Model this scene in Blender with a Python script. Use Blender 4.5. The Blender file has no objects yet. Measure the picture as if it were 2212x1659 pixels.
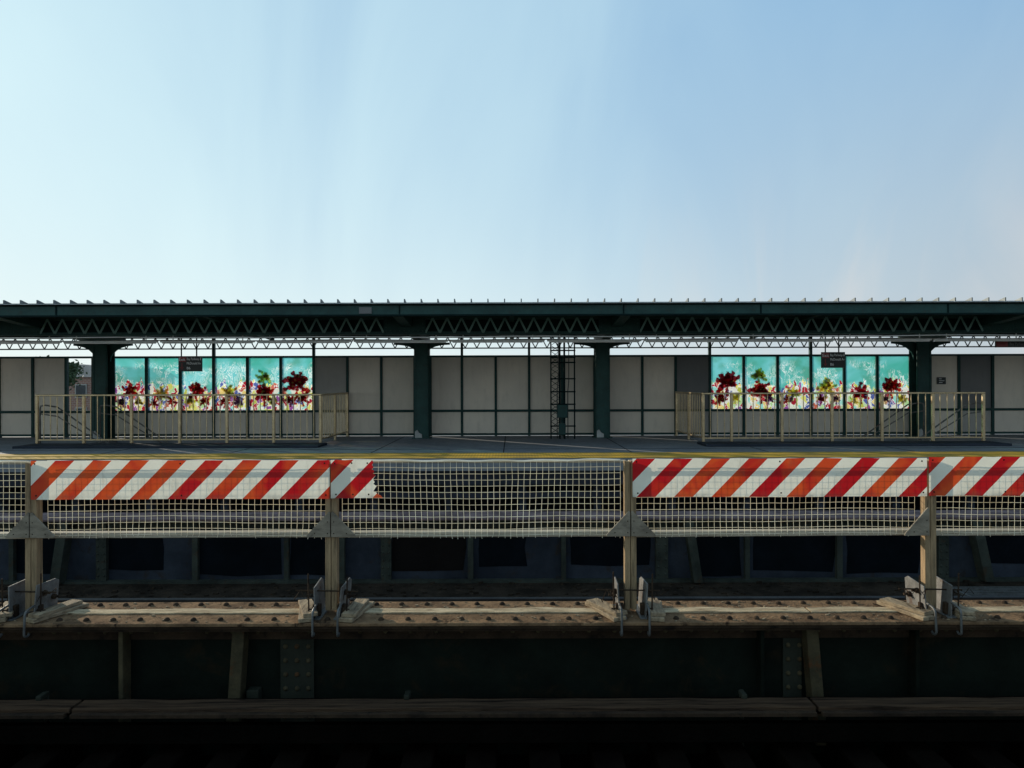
import bpy, bmesh, math, random
from mathutils import Vector, noise as mnoise
random.seed(7)
R=math.radians
F=1500.0; EYE=1.5
def X(px,Y): return (px-1106)*Y/F
def Z(py,Y): return EYE-(py-829)*Y/F
scn=bpy.context.scene
COL=scn.collection
ORG={}
# ------------------------------------------------------------ materials
def nt(m):
    m.use_nodes=True; t=m.node_tree
    for n in list(t.nodes): t.nodes.remove(n)
    return t
def N(t,ty,**k):
    n=t.nodes.new(ty)
    for a,b in k.items(): setattr(n,a,b)
    return n
def mth(t,op,a,b=None,c=None,clamp=False):
    n=N(t,'ShaderNodeMath',operation=op); n.use_clamp=clamp
    for i,v in enumerate((a,b,c)):
        if v is None: continue
        if isinstance(v,(int,float)): n.inputs[i].default_value=v
        else: t.links.new(v,n.inputs[i])
    return n.outputs[0]
def mixc(t,f,a,b,mode='MIX'):
    n=N(t,'ShaderNodeMix',data_type='RGBA',blend_type=mode)
    for i,v in ((0,f),(6,a),(7,b)):
        if isinstance(v,(int,float)): n.inputs[i].default_value=v
        elif isinstance(v,tuple): n.inputs[i].default_value=(v[0],v[1],v[2],1)
        else: t.links.new(v,n.inputs[i])
    return n.outputs[2]
def noise(t,vec,scale,detail=4,rough=.55,dist=0):
    n=N(t,'ShaderNodeTexNoise'); n.inputs['Scale'].default_value=scale; n.inputs['Detail'].default_value=detail
    n.inputs['Roughness'].default_value=rough; n.inputs['Distortion'].default_value=dist
    t.links.new(vec,n.inputs['Vector']); return n
def mapr(t,v,a,b,c=0.0,d=1.0):
    n=N(t,'ShaderNodeMapRange'); t.links.new(v,n.inputs[0])
    for i,q in enumerate((a,b,c,d)): n.inputs[i+1].default_value=q
    return n.outputs[0]
def wpos(t,st=(1,1,1)):
    g=N(t,'ShaderNodeNewGeometry'); m=N(t,'ShaderNodeMapping'); m.inputs['Scale'].default_value=st
    t.links.new(g.outputs['Position'],m.inputs['Vector']); return m.outputs[0]
def mat(name,col,col2=None,rough=.6,metal=0,scale=3,st=(1,1,1),bump=.15,bscale=40,spot=None,spotamt=.5,spotscale=8,grime=.25,spec=.3):
    m=bpy.data.materials.new(name); t=nt(m)
    o=N(t,'ShaderNodeOutputMaterial'); b=N(t,'ShaderNodeBsdfPrincipled')
    t.links.new(b.outputs[0],o.inputs[0])
    v=wpos(t,st)
    if col2 is None: col2=tuple(c*.6 for c in col)
    n1=noise(t,v,scale,6,.6); c=mixc(t,mapr(t,n1.outputs[0],.35,.65),col,col2)
    n2=noise(t,v,scale*9,5,.65); c=mixc(t,mapr(t,n2.outputs[0],.3,.75,0,grime),c,tuple(min(.02,q*.5) for q in col))
    if spot:
        n3=noise(t,v,spotscale,7,.7,.4); c=mixc(t,mapr(t,n3.outputs[0],.56,.66,0,spotamt),c,spot)
    t.links.new(c,b.inputs['Base Color'])
    b.inputs['Metallic'].default_value=metal
    b.inputs['Specular IOR Level'].default_value=spec
    r=mapr(t,n2.outputs[0],.3,.7,max(.05,rough-.12),min(1,rough+.15)); t.links.new(r,b.inputs['Roughness'])
    if bump:
        nb=noise(t,v,bscale,5,.65); bp=N(t,'ShaderNodeBump'); bp.inputs['Strength'].default_value=bump; bp.inputs['Distance'].default_value=.02
        t.links.new(nb.outputs[0],bp.inputs['Height']); t.links.new(bp.outputs[0],b.inputs['Normal'])
    return m
M={}
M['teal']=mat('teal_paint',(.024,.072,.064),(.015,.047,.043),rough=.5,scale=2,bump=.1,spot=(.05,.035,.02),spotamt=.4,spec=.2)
M['lace']=mat('lacing_teal_lit',(.19,.33,.30),(.13,.25,.23),rough=.5,scale=2,bump=.1,spot=(.12,.09,.06),spotamt=.35,spec=.25)  # canopy teal lightened to make up for dim light on the lacing
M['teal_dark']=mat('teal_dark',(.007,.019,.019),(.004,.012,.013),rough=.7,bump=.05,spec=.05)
M['mullion']=mat('mullion',(.018,.058,.052),(.011,.038,.035),rough=.5,bump=.05,spec=.15)
def panel_mat(name,a,b,tl):
    m=bpy.data.materials.new(name); t=nt(m); o=N(t,'ShaderNodeOutputMaterial'); d=N(t,'ShaderNodeBsdfPrincipled'); d.inputs['Roughness'].default_value=.55; d.inputs['Specular IOR Level'].default_value=.2
    w=wpos(t); c=mixc(t,mapr(t,noise(t,w,.8,4).outputs[0],.35,.65),a,b)
    c=mixc(t,mapr(t,noise(t,wpos(t,(1,1,.25)),7,6,.7).outputs[0],.5,.8,0,.35),c,tuple(x*.55 for x in a))
    t.links.new(c,d.inputs['Base Color']); l=N(t,'ShaderNodeBsdfTranslucent'); t.links.new(c,l.inputs[0])
    x=N(t,'ShaderNodeMixShader'); x.inputs[0].default_value=tl; t.links.new(d.outputs[0],x.inputs[1]); t.links.new(l.outputs[0],x.inputs[2]); t.links.new(x.outputs[0],o.inputs[0]); return m
M['panel']=panel_mat('panel',(.74,.64,.53),(.64,.56,.475),.02)
M['panel_mid']=panel_mat('panel_mid',(.40,.37,.33),(.32,.30,.28),.02)
M['panel_dark']=panel_mat('panel_dark',(.17,.165,.16),(.135,.138,.14),.01)
M['steel']=mat('railing_steel',(.66,.52,.32),(.46,.36,.22),rough=.32,metal=.9,scale=5,bump=.05,grime=.35,spec=.5)  # gold tint in the steel colour stands for warm sun on the rails
M['galv']=mat('galvanised',(.20,.19,.175),(.105,.10,.092),rough=.6,metal=.2,scale=9,bump=.3,spot=(.08,.042,.024),spotamt=.9)
M['hook']=mat('hook_steel',(.17,.168,.16),(.09,.09,.085),rough=.5,metal=.4,scale=9,bump=.1,spot=(.07,.04,.025),spotamt=.7)
M['drip']=mat('drip_edge',(.44,.46,.46),(.30,.32,.33),rough=.45,metal=.3,bump=.02)
M['rib']=mat('roof_rib',(.18,.20,.20),(.12,.135,.14),rough=.45,metal=.3,bump=.02)
M['light']=mat('fixture',(.75,.75,.73),(.60,.61,.61),rough=.35,metal=.1,bump=.02)
M['wood']=mat('weathered_wood',(.38,.26,.145),(.20,.14,.08),rough=.85,scale=6,st=(6,6,.6),bump=.5,bscale=14,spot=(.07,.05,.035),spotamt=.7,spec=.1)
M['wood_h']=mat('weathered_wood_h',(.50,.44,.34),(.30,.26,.20),rough=.85,scale=6,st=(.5,6,6),bump=.5,bscale=14,spot=(.12,.09,.06),spotamt=.6,spec=.1)
M['wedge']=mat('wedge_wood',(.36,.27,.17),(.19,.14,.09),rough=.85,scale=8,st=(4,.8,4),bump=.5,bscale=14,spot=(.08,.06,.04),spotamt=.7,spec=.1)
M['ply']=mat('plywood',(.30,.25,.185),(.17,.14,.105),rough=.85,scale=4,st=(1,1,3),bump=.3,bscale=30,spot=(.09,.075,.06),spotamt=.6,spec=.1)
M['rust']=mat('rusty_steel',(.27,.165,.09),(.11,.066,.038),rough=.9,scale=5,bump=1,bscale=34,spot=(.025,.016,.012),spotamt=.95,spotscale=9,spec=.02)
M['rust_dark']=mat('rusty_dark',(.06,.038,.024),(.024,.016,.012),rough=.85,scale=4,bump=.6,bscale=45,spot=(.012,.01,.009),spotamt=.8,spec=.05)
M['strip']=mat('worn_strip',(.60,.47,.30),(.30,.22,.135),rough=.85,scale=6,st=(.8,4,1),bump=.7,bscale=30,spot=(.10,.06,.035),spotamt=.95,spotscale=7,spec=.05)
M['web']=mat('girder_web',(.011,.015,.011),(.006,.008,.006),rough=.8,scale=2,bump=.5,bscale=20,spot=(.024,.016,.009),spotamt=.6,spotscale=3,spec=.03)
M['stiff']=mat('stiffener',(.10,.078,.042),(.048,.040,.023),rough=.8,scale=5,bump=.4,spot=(.10,.042,.018),spotamt=.85,spotscale=5,spec=.05)
M['rivweb']=mat('web_rivet_paint',(.040,.042,.030),(.02,.022,.016),rough=.7,scale=2,bump=.2,spec=.1)
M['farweb']=mat('far_web',(.045,.052,.066),(.022,.026,.034),rough=.8,scale=1.4,bump=.3,bscale=15,spot=(.035,.025,.017),spotamt=.7,spotscale=4,spec=.03)
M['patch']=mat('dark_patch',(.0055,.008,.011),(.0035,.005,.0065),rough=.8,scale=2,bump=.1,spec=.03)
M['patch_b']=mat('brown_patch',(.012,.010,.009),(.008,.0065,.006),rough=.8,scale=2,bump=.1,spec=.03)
M['farst']=mat('far_stiff',(.060,.066,.052),(.028,.031,.025),rough=.8,scale=3,bump=.3,spot=(.06,.034,.018),spotamt=.6,spec=.03)
M['farfl']=mat('far_flange',(.20,.14,.14),(.09,.062,.062),rough=.8,scale=3,bump=.4,spot=(.03,.022,.02),spotamt=.6,spec=.05)
M['cover']=mat('cover_board',(.115,.070,.042),(.05,.032,.022),rough=.9,scale=5,st=(.35,6,5),bump=1,bscale=16,spot=(.014,.010,.008),spotamt=.9,spotscale=5,spec=.0)
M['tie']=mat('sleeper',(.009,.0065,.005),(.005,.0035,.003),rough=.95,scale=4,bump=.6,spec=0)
M['rail']=mat('rail_steel',(.05,.043,.038),(.025,.02,.018),rough=.5,metal=.2,bump=.2)
M['bed']=mat('track_bed',(.044,.032,.023),(.017,.013,.010),rough=.95,scale=3,bump=1,bscale=30,spot=(.075,.05,.033),spotamt=.6,spotscale=14,spec=.02)
M['pit']=mat('near_bed_shaded',(.006,.005,.004),(.003,.003,.0025),rough=.95,scale=3,bump=1,bscale=30,spec=0)  # near-black copy of the bed, with the pit's shade put into its colour
M['concrete']=mat('concrete',(.22,.225,.235),(.165,.175,.19),rough=.75,scale=.8,bump=.15,bscale=30,spot=(.10,.105,.115),spotamt=.5,spotscale=2,spec=.4)
M['under']=mat('platform_under',(.009,.012,.016),(.005,.007,.009),rough=.8,bump=.1,spec=.03)
M['stringer']=mat('stringer',(.034,.040,.056),(.022,.027,.036),rough=.8,bump=.1,scale=1.5,spec=.1)
M['ground']=mat('ground',(.24,.24,.22),(.16,.17,.14),rough=.95,scale=.05,bump=0,spot=(.06,.09,.04),spotamt=.8,spotscale=.12)
M['black']=mat('sign_black',(.018,.022,.020),(.014,.017,.016),rough=.4,bump=0,grime=.1,spec=.3)
M['red']=mat('sign_red',(.22,.03,.03),(.18,.025,.025),rough=.4,bump=0,grime=.1)
M['white']=mat('sign_white',(.80,.80,.79),(.74,.74,.74),rough=.5,bump=0,grime=.05)
M['footing']=mat('footing',(.5,.5,.48),(.3,.3,.29),rough=.7,bump=.2)
def cord(name,a,b):
    m=bpy.data.materials.new(name); t=nt(m); o=N(t,'ShaderNodeOutputMaterial'); c=mixc(t,mapr(t,noise(t,wpos(t),5,4).outputs[0],.35,.65),a,b)
    d=N(t,'ShaderNodeBsdfDiffuse'); l=N(t,'ShaderNodeBsdfTranslucent'); t.links.new(c,d.inputs[0]); t.links.new(c,l.inputs[0])
    x=N(t,'ShaderNodeMixShader'); x.inputs[0].default_value=.5; t.links.new(d.outputs[0],x.inputs[1]); t.links.new(l.outputs[0],x.inputs[2]); t.links.new(x.outputs[0],o.inputs[0]); return m
M['net']=cord('net_cord',(.95,.90,.76),(.82,.76,.60))
M['rope']=cord('rope',(.90,.88,.80),(.74,.70,.60))
M['bark']=mat('bark',(.08,.06,.04),rough=.9)
M['leaf']=mat('leaf',(.045,.07,.03),(.06,.09,.035),rough=.7,scale=1.5,bump=0)
M['roofing']=mat('house_roof',(.50,.46,.43),(.36,.33,.31),rough=.8,scale=1)
M['pane']=mat('pane',(.05,.06,.07),rough=.15,bump=0)
def brick_mat():
    m=bpy.data.materials.new('brick'); t=nt(m); o=N(t,'ShaderNodeOutputMaterial'); b=N(t,'ShaderNodeBsdfPrincipled'); t.links.new(b.outputs[0],o.inputs[0])
    g=N(t,'ShaderNodeNewGeometry'); mp=N(t,'ShaderNodeMapping'); mp.inputs['Rotation'].default_value=(R(90),0,0); t.links.new(g.outputs['Position'],mp.inputs['Vector'])
    br=N(t,'ShaderNodeTexBrick'); br.inputs['Scale'].default_value=1.6; t.links.new(mp.outputs[0],br.inputs['Vector'])
    br.inputs['Color1'].default_value=(.30,.15,.11,1); br.inputs['Color2'].default_value=(.23,.12,.09,1); br.inputs['Mortar'].default_value=(.36,.31,.28,1)
    t.links.new(br.outputs[0],b.inputs['Base Color']); b.inputs['Roughness'].default_value=.9; return m
M['brick']=brick_mat()
def stripe_mat(name,phase,pitch=.292):
    m=bpy.data.materials.new(name); t=nt(m); o=N(t,'ShaderNodeOutputMaterial'); b=N(t,'ShaderNodeBsdfPrincipled')
    tc=N(t,'ShaderNodeTexCoord'); s=N(t,'ShaderNodeSeparateXYZ'); t.links.new(tc.outputs['Object'],s.inputs[0])
    w=wpos(t)
    u=mth(t,'SUBTRACT',s.outputs[0],mth(t,'MULTIPLY',s.outputs[2],.98)); u=mth(t,'DIVIDE',mth(t,'SUBTRACT',u,phase),pitch)
    fr=mth(t,'FRACT',u); fl=mth(t,'FLOOR',u); isr=mth(t,'LESS_THAN',fr,.5)
    wn=N(t,'ShaderNodeTexWhiteNoise',noise_dimensions='1D'); t.links.new(mth(t,'ADD',fl,phase*7+3.3),wn.inputs['W'])
    nn=noise(t,w,2.6,2,.5,1.2)
    k=mth(t,'ADD',mth(t,'MULTIPLY',mth(t,'SUBTRACT',wn.outputs[0],.55),1.5),mth(t,'MULTIPLY',mth(t,'SUBTRACT',nn.outputs[0],.46),4.5),clamp=True)
    k=mth(t,'MULTIPLY',k,.85)
    red=mixc(t,k,(.50,.006,.010),(.74,.10,.018))
    wh=mixc(t,mapr(t,noise(t,w,3,4).outputs[0],.35,.65),(.92,.87,.72),(.82,.77,.63))
    c=mixc(t,isr,wh,red)
    d=noise(t,wpos(t,(1,1,.3)),14,7,.7); c=mixc(t,mapr(t,d.outputs[0],.55,.78,0,.4),c,(.17,.12,.07))
    edge=mth(t,'MULTIPLY',mapr(t,s.outputs[2],.0,.05,1,0),mapr(t,noise(t,w,9,5,.7).outputs[0],.4,.6)); c=mixc(t,mth(t,'MULTIPLY',edge,.4),c,(.14,.11,.08))
    sc=noise(t,wpos(t,(1,1,1)),30,4,.8,2.5); c=mixc(t,mapr(t,sc.outputs[0],.69,.73,0,.6),c,(.09,.06,.05))
    t.links.new(c,b.inputs['Base Color']); b.inputs['Roughness'].default_value=.42; b.inputs['Specular IOR Level'].default_value=.25
    bp=N(t,'ShaderNodeBump'); bp.inputs['Strength'].default_value=.4; bp.inputs['Distance'].default_value=.03; t.links.new(noise(t,w,4,3).outputs[0],bp.inputs['Height']); t.links.new(bp.outputs[0],b.inputs['Normal'])
    l=N(t,'ShaderNodeBsdfTranslucent'); t.links.new(c,l.inputs[0])
    x=N(t,'ShaderNodeMixShader'); x.inputs[0].default_value=.28; t.links.new(b.outputs[0],x.inputs[1]); t.links.new(l.outputs[0],x.inputs[2]); t.links.new(x.outputs[0],o.inputs[0])
    return m
def tactile_mat():
    m=bpy.data.materials.new('tactile'); t=nt(m); o=N(t,'ShaderNodeOutputMaterial'); b=N(t,'ShaderNodeBsdfPrincipled'); t.links.new(b.outputs[0],o.inputs[0])
    v=N(t,'ShaderNodeTexVoronoi'); v.inputs['Scale'].default_value=16; v.inputs['Randomness'].default_value=0; t.links.new(wpos(t),v.inputs['Vector'])
    n=noise(t,wpos(t),1.2,6,.7)
    c=mixc(t,mapr(t,n.outputs[0],.42,.58),(.78,.46,.05),(.46,.30,.06))
    c=mixc(t,mapr(t,v.outputs[0],.2,.4,0,.5),c,(.2,.13,.04))
    t.links.new(c,b.inputs['Base Color']); b.inputs['Roughness'].default_value=.7; b.inputs['Specular IOR Level'].default_value=.1
    return m
def glass_shader(t,c,tr=.45):
    o=N(t,'ShaderNodeOutputMaterial'); tl=N(t,'ShaderNodeBsdfTranslucent'); ts=N(t,'ShaderNodeBsdfTransparent'); df=N(t,'ShaderNodeBsdfDiffuse')
    for s in (tl,ts,df): t.links.new(c,s.inputs[0])
    m1=N(t,'ShaderNodeMixShader'); m1.inputs[0].default_value=tr; t.links.new(tl.outputs[0],m1.inputs[1]); t.links.new(ts.outputs[0],m1.inputs[2])
    m2=N(t,'ShaderNodeMixShader'); m2.inputs[0].default_value=.12; t.links.new(m1.outputs[0],m2.inputs[1]); t.links.new(df.outputs[0],m2.inputs[2])
    t.links.new(m2.outputs[0],o.inputs[0])
def art_mat():
    m=bpy.data.materials.new('art_glass'); t=nt(m)
    w=wpos(t); s=N(t,'ShaderNodeSeparateXYZ'); t.links.new(w,s.inputs[0])
    h=mapr(t,s.outputs[2],.75,2.22)
    n0=noise(t,w,.9,3,.5,.5)
    base=mixc(t,mapr(t,n0.outputs[0],.38,.6),(.07,.44,.37),(.18,.60,.64))
    base=mixc(t,mapr(t,noise(t,w,1.7,3).outputs[0],.5,.68,0,.75),base,(.08,.34,.24))
    n1=noise(t,wpos(t,(1.6,1,.8)),3.2,5,.6,2.2); ln=mth(t,'ABSOLUTE',mth(t,'SUBTRACT',n1.outputs[0],.5)); l1=mapr(t,ln,.012,.03,1,0)
    msk=mth(t,'MULTIPLY',mapr(t,noise(t,w,1.3,2).outputs[0],.44,.54),mapr(t,h,.98,.85)); l1=mth(t,'MULTIPLY',l1,msk)
    base=mixc(t,mth(t,'MULTIPLY',l1,.85),base,(.92,1,1))
    fea=mapr(t,n1.outputs[0],.55,.6,0,.45); base=mixc(t,mth(t,'MULTIPLY',fea,msk),base,(.65,.92,.92))
    dn=noise(t,w,4,3,.6); va=N(t,'ShaderNodeVectorMath',operation='MULTIPLY_ADD'); t.links.new(dn.outputs[1],va.inputs[0]); va.inputs[1].default_value=(.45,0,.45); t.links.new(w,va.inputs[2])
    mp=N(t,'ShaderNodeMapping'); mp.inputs['Scale'].default_value=(1.5,0,.75); t.links.new(va.outputs[0],mp.inputs[0])
    vo=N(t,'ShaderNodeTexVoronoi'); vo.inputs['Scale'].default_value=7; t.links.new(mp.outputs[0],vo.inputs['Vector'])
    ve=N(t,'ShaderNodeTexVoronoi',feature='DISTANCE_TO_EDGE'); ve.inputs['Scale'].default_value=7; t.links.new(mp.outputs[0],ve.inputs['Vector'])
    sp=N(t,'ShaderNodeSeparateColor'); t.links.new(vo.outputs['Color'],sp.inputs[0])
    cr=N(t,'ShaderNodeValToRGB'); cr.color_ramp.interpolation='CONSTANT'; t.links.new(sp.outputs[0],cr.inputs[0])
    cols=[(.40,.02,.04),(.80,.80,.20),(.85,.88,.80),(.10,.14,.42),(.5,.8,.4),(.50,.03,.05),(.90,.70,.25),(.9,.9,.86),(.32,.10,.38),(.35,.8,.75),(.55,.6,.12),(.6,.15,.1)]
    e=cr.color_ramp.elements
    while len(e)<len(cols): e.new(.5)
    for i,cc in enumerate(cols): e[i].position=i/len(cols); e[i].color=(*cc,1)
    low=mixc(t,mapr(t,ve.outputs[0],.035,.06,1,0),cr.outputs[0],(.97,.98,.95))
    hz=mth(t,'ADD',h,mth(t,'MULTIPLY',mth(t,'SUBTRACT',noise(t,wpos(t,(2.2,1,.6)),1.8,4,.7).outputs[0],.5),1.0))
    c=mixc(t,mapr(t,hz,.48,.50,1,0),base,low)
    glass_shader(t,c,.45); return m
M['art']=art_mat()
def flat_glass(name,col):
    m=bpy.data.materials.new(name); t=nt(m); c=mixc(t,mapr(t,noise(t,wpos(t),9,3).outputs[0],.4,.6),col,tuple(x*.55 for x in col)); glass_shader(t,c,.3); return m
M['g_maroon']=flat_glass('maroon_glass',(.55,.03,.05)); M['g_white']=flat_glass('white_glass',(.97,.97,.95)); M['g_yellow']=flat_glass('yellow_glass',(.88,.80,.22)); M['g_purple']=flat_glass('purple_glass',(.30,.12,.36))
# ------------------------------------------------------------ mesh builder
class MB:
    def __init__(s): s.v=[]; s.f=[]; s.m=[]
    def _a(s,vs,fs,mi=0):
        b=len(s.v); s.v+= [tuple(q) for q in vs]; s.f+=[tuple(b+i for i in f) for f in fs]; s.m+=[mi]*len(fs); return s
    def box(s,x0,x1,y0,y1,z0,z1,mi=0):
        vs=[(x,y,z) for x in (x0,x1) for y in (y0,y1) for z in (z0,z1)]
        return s._a(vs,[(0,1,3,2),(4,6,7,5),(0,4,5,1),(2,3,7,6),(0,2,6,4),(1,5,7,3)],mi)
    def bar(s,p,q,w,d,mi=0):
        p=Vector(p); q=Vector(q); dr=(q-p).normalized(); ref=Vector((0,1,0)) if abs(dr.y)<.9 else Vector((0,0,1))
        a=dr.cross(ref).normalized()*w/2; b=dr.cross(a).normalized()*d/2
        vs=[c+i*a+j*b for c in (p,q) for i,j in ((-1,-1),(1,-1),(1,1),(-1,1))]
        return s._a(vs,[(0,1,2,3),(7,6,5,4),(0,4,5,1),(1,5,6,2),(2,6,7,3),(3,7,4,0)],mi)
    def tube(s,pts,r,n=6,mi=0,r2=None):
        pts=[Vector(p) for p in pts]; vs=[]; fs=[]; L=len(pts); prev=None
        for i,p in enumerate(pts):
            d=(pts[min(i+1,L-1)]-pts[max(i-1,0)]).normalized()
            if prev is None: ref=Vector((0,1,0)) if abs(d.y)<.9 else Vector((1,0,0)); a=d.cross(ref).normalized()
            else: a=(prev-d*prev.dot(d)).normalized()
            prev=a; b=d.cross(a); rr=r if r2 is None else r+(r2-r)*i/(L-1)
            for k in range(n):
                t=2*math.pi*k/n; vs.append(p+a*rr*math.cos(t)+b*rr*math.sin(t))
        for i in range(L-1):
            for k in range(n):
                fs.append((i*n+k,i*n+(k+1)%n,(i+1)*n+(k+1)%n,(i+1)*n+k))
        fs.append(tuple(range(n))[::-1]); fs.append(tuple((L-1)*n+k for k in range(n)))
        return s._a(vs,fs,mi)
    def prism(s,pts,axis,a0,a1,mi=0):
        def mk(u,v,a): return {'y':(u,a,v),'x':(a,u,v),'z':(u,v,a)}[axis]
        n=len(pts); vs=[mk(u,v,a0) for u,v in pts]+[mk(u,v,a1) for u,v in pts]
        fs=[tuple(range(n)),tuple(range(2*n-1,n-1,-1))]+[(i,(i+1)%n,n+(i+1)%n,n+i) for i in range(n)]
        return s._a(vs,fs,mi)
    def dome(s,c,r,h,ax='z',mi=0,n=8):
        c=Vector(c); vs=[]; fs=[]
        rings=[(1,0),(.8,.6),(.4,.93)]
        for rr,hh in rings:
            for k in range(n):
                t=2*math.pi*k/n; u=r*rr*math.cos(t); v=r*rr*math.sin(t)
                vs.append(c+(Vector((u,v,h*hh)) if ax=='z' else Vector((u,-h*hh,v))))
        vs.append(c+(Vector((0,0,h)) if ax=='z' else Vector((0,-h,0))))
        for i in range(2):
            for k in range(n): fs.append((i*n+k,i*n+(k+1)%n,(i+1)*n+(k+1)%n,(i+1)*n+k))
        for k in range(n): fs.append((2*n+k,2*n+(k+1)%n,3*n))
        return s._a(vs,fs,mi)
    def build(s,name,mt,parent=None,bevel=0,smooth=False,loc=None,nrm=True):
        me=bpy.data.meshes.new(name)
        o0=Vector(ORG.get(parent.name,(0,0,0))) if parent else Vector(loc or (0,0,0))
        me.from_pydata([tuple(Vector(q)-o0) for q in s.v],[],s.f)
        for k in (mt if isinstance(mt,list) else [mt]): me.materials.append(M[k] if isinstance(k,str) else k)
        for p,mi in zip(me.polygons,s.m): p.material_index=mi; p.use_smooth=smooth
        if nrm:
            bm=bmesh.new(); bm.from_mesh(me); bmesh.ops.recalc_face_normals(bm,faces=bm.faces); bm.to_mesh(me); bm.free()
        o=bpy.data.objects.new(name,me); COL.objects.link(o)
        if parent: o.parent=parent; ORG[o.name]=tuple(o0)
        else: o.location=o0; ORG[o.name]=tuple(o0)
        if bevel:
            b=o.modifiers.new('b','BEVEL'); b.width=bevel; b.segments=1; b.limit_method='ANGLE'
        return o
def thing(name,label,cat,loc=(0,0,0),group=None):
    o=bpy.data.objects.new(name,None); o.empty_display_size=.1; COL.objects.link(o); o.location=loc; ORG[o.name]=tuple(loc)
    return tag(o,label,cat,group)
def tag(o,label=None,cat=None,group=None,kind=None):
    if label: o['label']=label
    if cat: o['category']=cat
    if group: o['group']=group
    if kind: o['kind']=kind
    return o
def dup(root,loc,label=None):
    r=root.copy(); COL.objects.link(r); r.location=loc; ORG[r.name]=tuple(loc)
    if label: r['label']=label
    for ch in list(root.children):
        c=ch.copy(); COL.objects.link(c); c.parent=r
        for g in ch.children:
            d=g.copy(); COL.objects.link(d); d.parent=c
    return r
def textmesh(s,size):
    cu=bpy.data.curves.new('t','FONT'); cu.body=s; cu.size=size; cu.extrude=.002
    o=bpy.data.objects.new('t',cu); COL.objects.link(o)
    dg=bpy.context.evaluated_depsgraph_get(); me=bpy.data.meshes.new_from_object(o.evaluated_get(dg)); bpy.data.objects.remove(o); return me
def addtext(s,size,x,y,z,mk,parent,name='lettering',squash=1.0):
    me=textmesh(s,size); o=bpy.data.objects.new(name,me); COL.objects.link(o); me.materials.clear(); me.materials.append(M[mk])
    for v in me.vertices: a=v.co.copy(); v.co=Vector((a.x*squash,a.z,a.y))
    o0=Vector(ORG[parent.name]); o.parent=parent; o.location=Vector((x,y,z))-o0; return o
# ------------------------------------------------------------ setting
g=MB().box(-1500,1500,-1500,1500,-7.2,-7.0).build('ground','ground'); tag(g,kind='structure')
p=MB()
for a,b,c,d in ((-45,-10.9,14,20.35),(-10.9,-4.85,14,17.3),(-10.9,-4.85,19.15,20.35),(-4.85,4.85,14,20.35),(4.85,10.9,14,17.3),(4.85,10.9,19.15,20.35),(10.9,45,14,20.35)):
    p.box(a,b,c,d,-.25,0)
tag(p.build('platform','concrete'),kind='structure')
jt=MB()
for x in [-12.4,-9,-6.2,-3.1,-.2,2.6,5.6,8.8,12.2]: jt.box(x,x+.02,15.2,16.35 if abs(x)>4.6 else 20.0,.001,.004)
jt.box(-45,45,16.0,16.02,.001,.0042)
tag(jt.build('platform_joints','under'),kind='structure')
tag(MB().box(-45,45,14.02,15.05,.002,.012).build('platform_edge_strip',tactile_mat()),kind='structure')
s=MB(); s.box(-45,45,15.6,15.7,-3,-.25)
tag(s.build('platform_back_wall','under'),kind='structure')
s=MB(); s.box(-45,45,14.15,14.3,-.55,-.26); s.box(-45,45,14.3,14.38,-.85,-.72)
x=-20
while x<20: s.box(x,x+.14,14.4,14.6,-3,-.26); x+=1.55
tag(s.build('platform_framing','stringer'),kind='structure')
tag(MB().box(-45,45,-4,2.2,-.3,0).build('platform','concrete'),kind='structure')
tag(MB().box(-45,45,5.56,14.1,-1.35,-1.2).build('track_bed','bed'),kind='structure')
tag(MB().box(-45,45,1.9,5.5,-1.6,-1.42).build('track_bed','pit'),kind='structure')
# ------------------------------------------------------------ canopy
cn=thing('canopy','long dark green platform canopy with lattice girders and ribbed roof edge','canopy',(0,18,2.7))
r=MB(); r.prism([(15.1,3.22),(20.36,2.90),(20.36,2.96),(15.1,3.28)],'x',-30,30); r.build('roof','teal_dark',cn)
MB().box(-30,30,15.13,15.18,3.02,3.245).build('fascia','teal',cn,bevel=.005)
MB().box(-30,30,15.09,15.2,2.985,3.02).build('fascia_lip','teal_dark',cn)
MB().box(-30,30,15.04,15.13,3.249,3.266).build('drip_edge','drip',cn)
for i,px in enumerate((-400,120,863,1348,1645,2050)):
    x=X(px,15.1); MB().box(x-.015,x+.015,15.115,15.13,3.03,3.24).build('fascia_joint','teal_dark',cn)
MB().box(X(776,15.1),X(803,15.1),15.10,15.128,Z(676,15.1),Z(662,15.1)).build('fascia_plate','panel_dark',cn)
x=-13.2
while x<13.3:
    MB().prism([(15.05,3.268),(15.05,3.35),(15.07,3.35),(15.46,3.262),(15.46,3.24)],'x',x,x+.024).build('roof_rib','rib',cn); x+=.362
def lattice(y,zt,zb,xs,pitch,bw,name,chord,mk='teal'):
    m=MB(); m.box(-30,30,y-.05,y+.05,zt-chord,zt); m.box(-30,30,y-.05,y+.05,zb,zb+chord)
    m.box(-30,30,y-.09,y-.05,zt-.02,zt); m.box(-30,30,y-.09,y-.05,zb,zb+.02)
    m.build(name+'_chords','teal',cn)
    for x0,x1 in xs:
        m=MB()
        n=max(1,round((x1-x0)/pitch)); dx=(x1-x0)/n
        for i in range(n):
            a=x0+i*dx; m.bar((a,y-.054,zb+chord*.6),(a+dx/2,y-.054,zt-chord*.6),bw,.006); m.bar((a+dx/2,y-.062,zt-chord*.6),(a+dx,y-.062,zb+chord*.6),bw,.006)
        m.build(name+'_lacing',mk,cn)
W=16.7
lattice(W,3.13,2.69,[(-20,X(-30,W)),(X(90,W),X(830,W)),(X(920,W),X(1293,W)),(X(1382,W),X(2120,W)),(X(2260,W),20)],.36,.046,'front_girder',.075,'lace')
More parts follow.
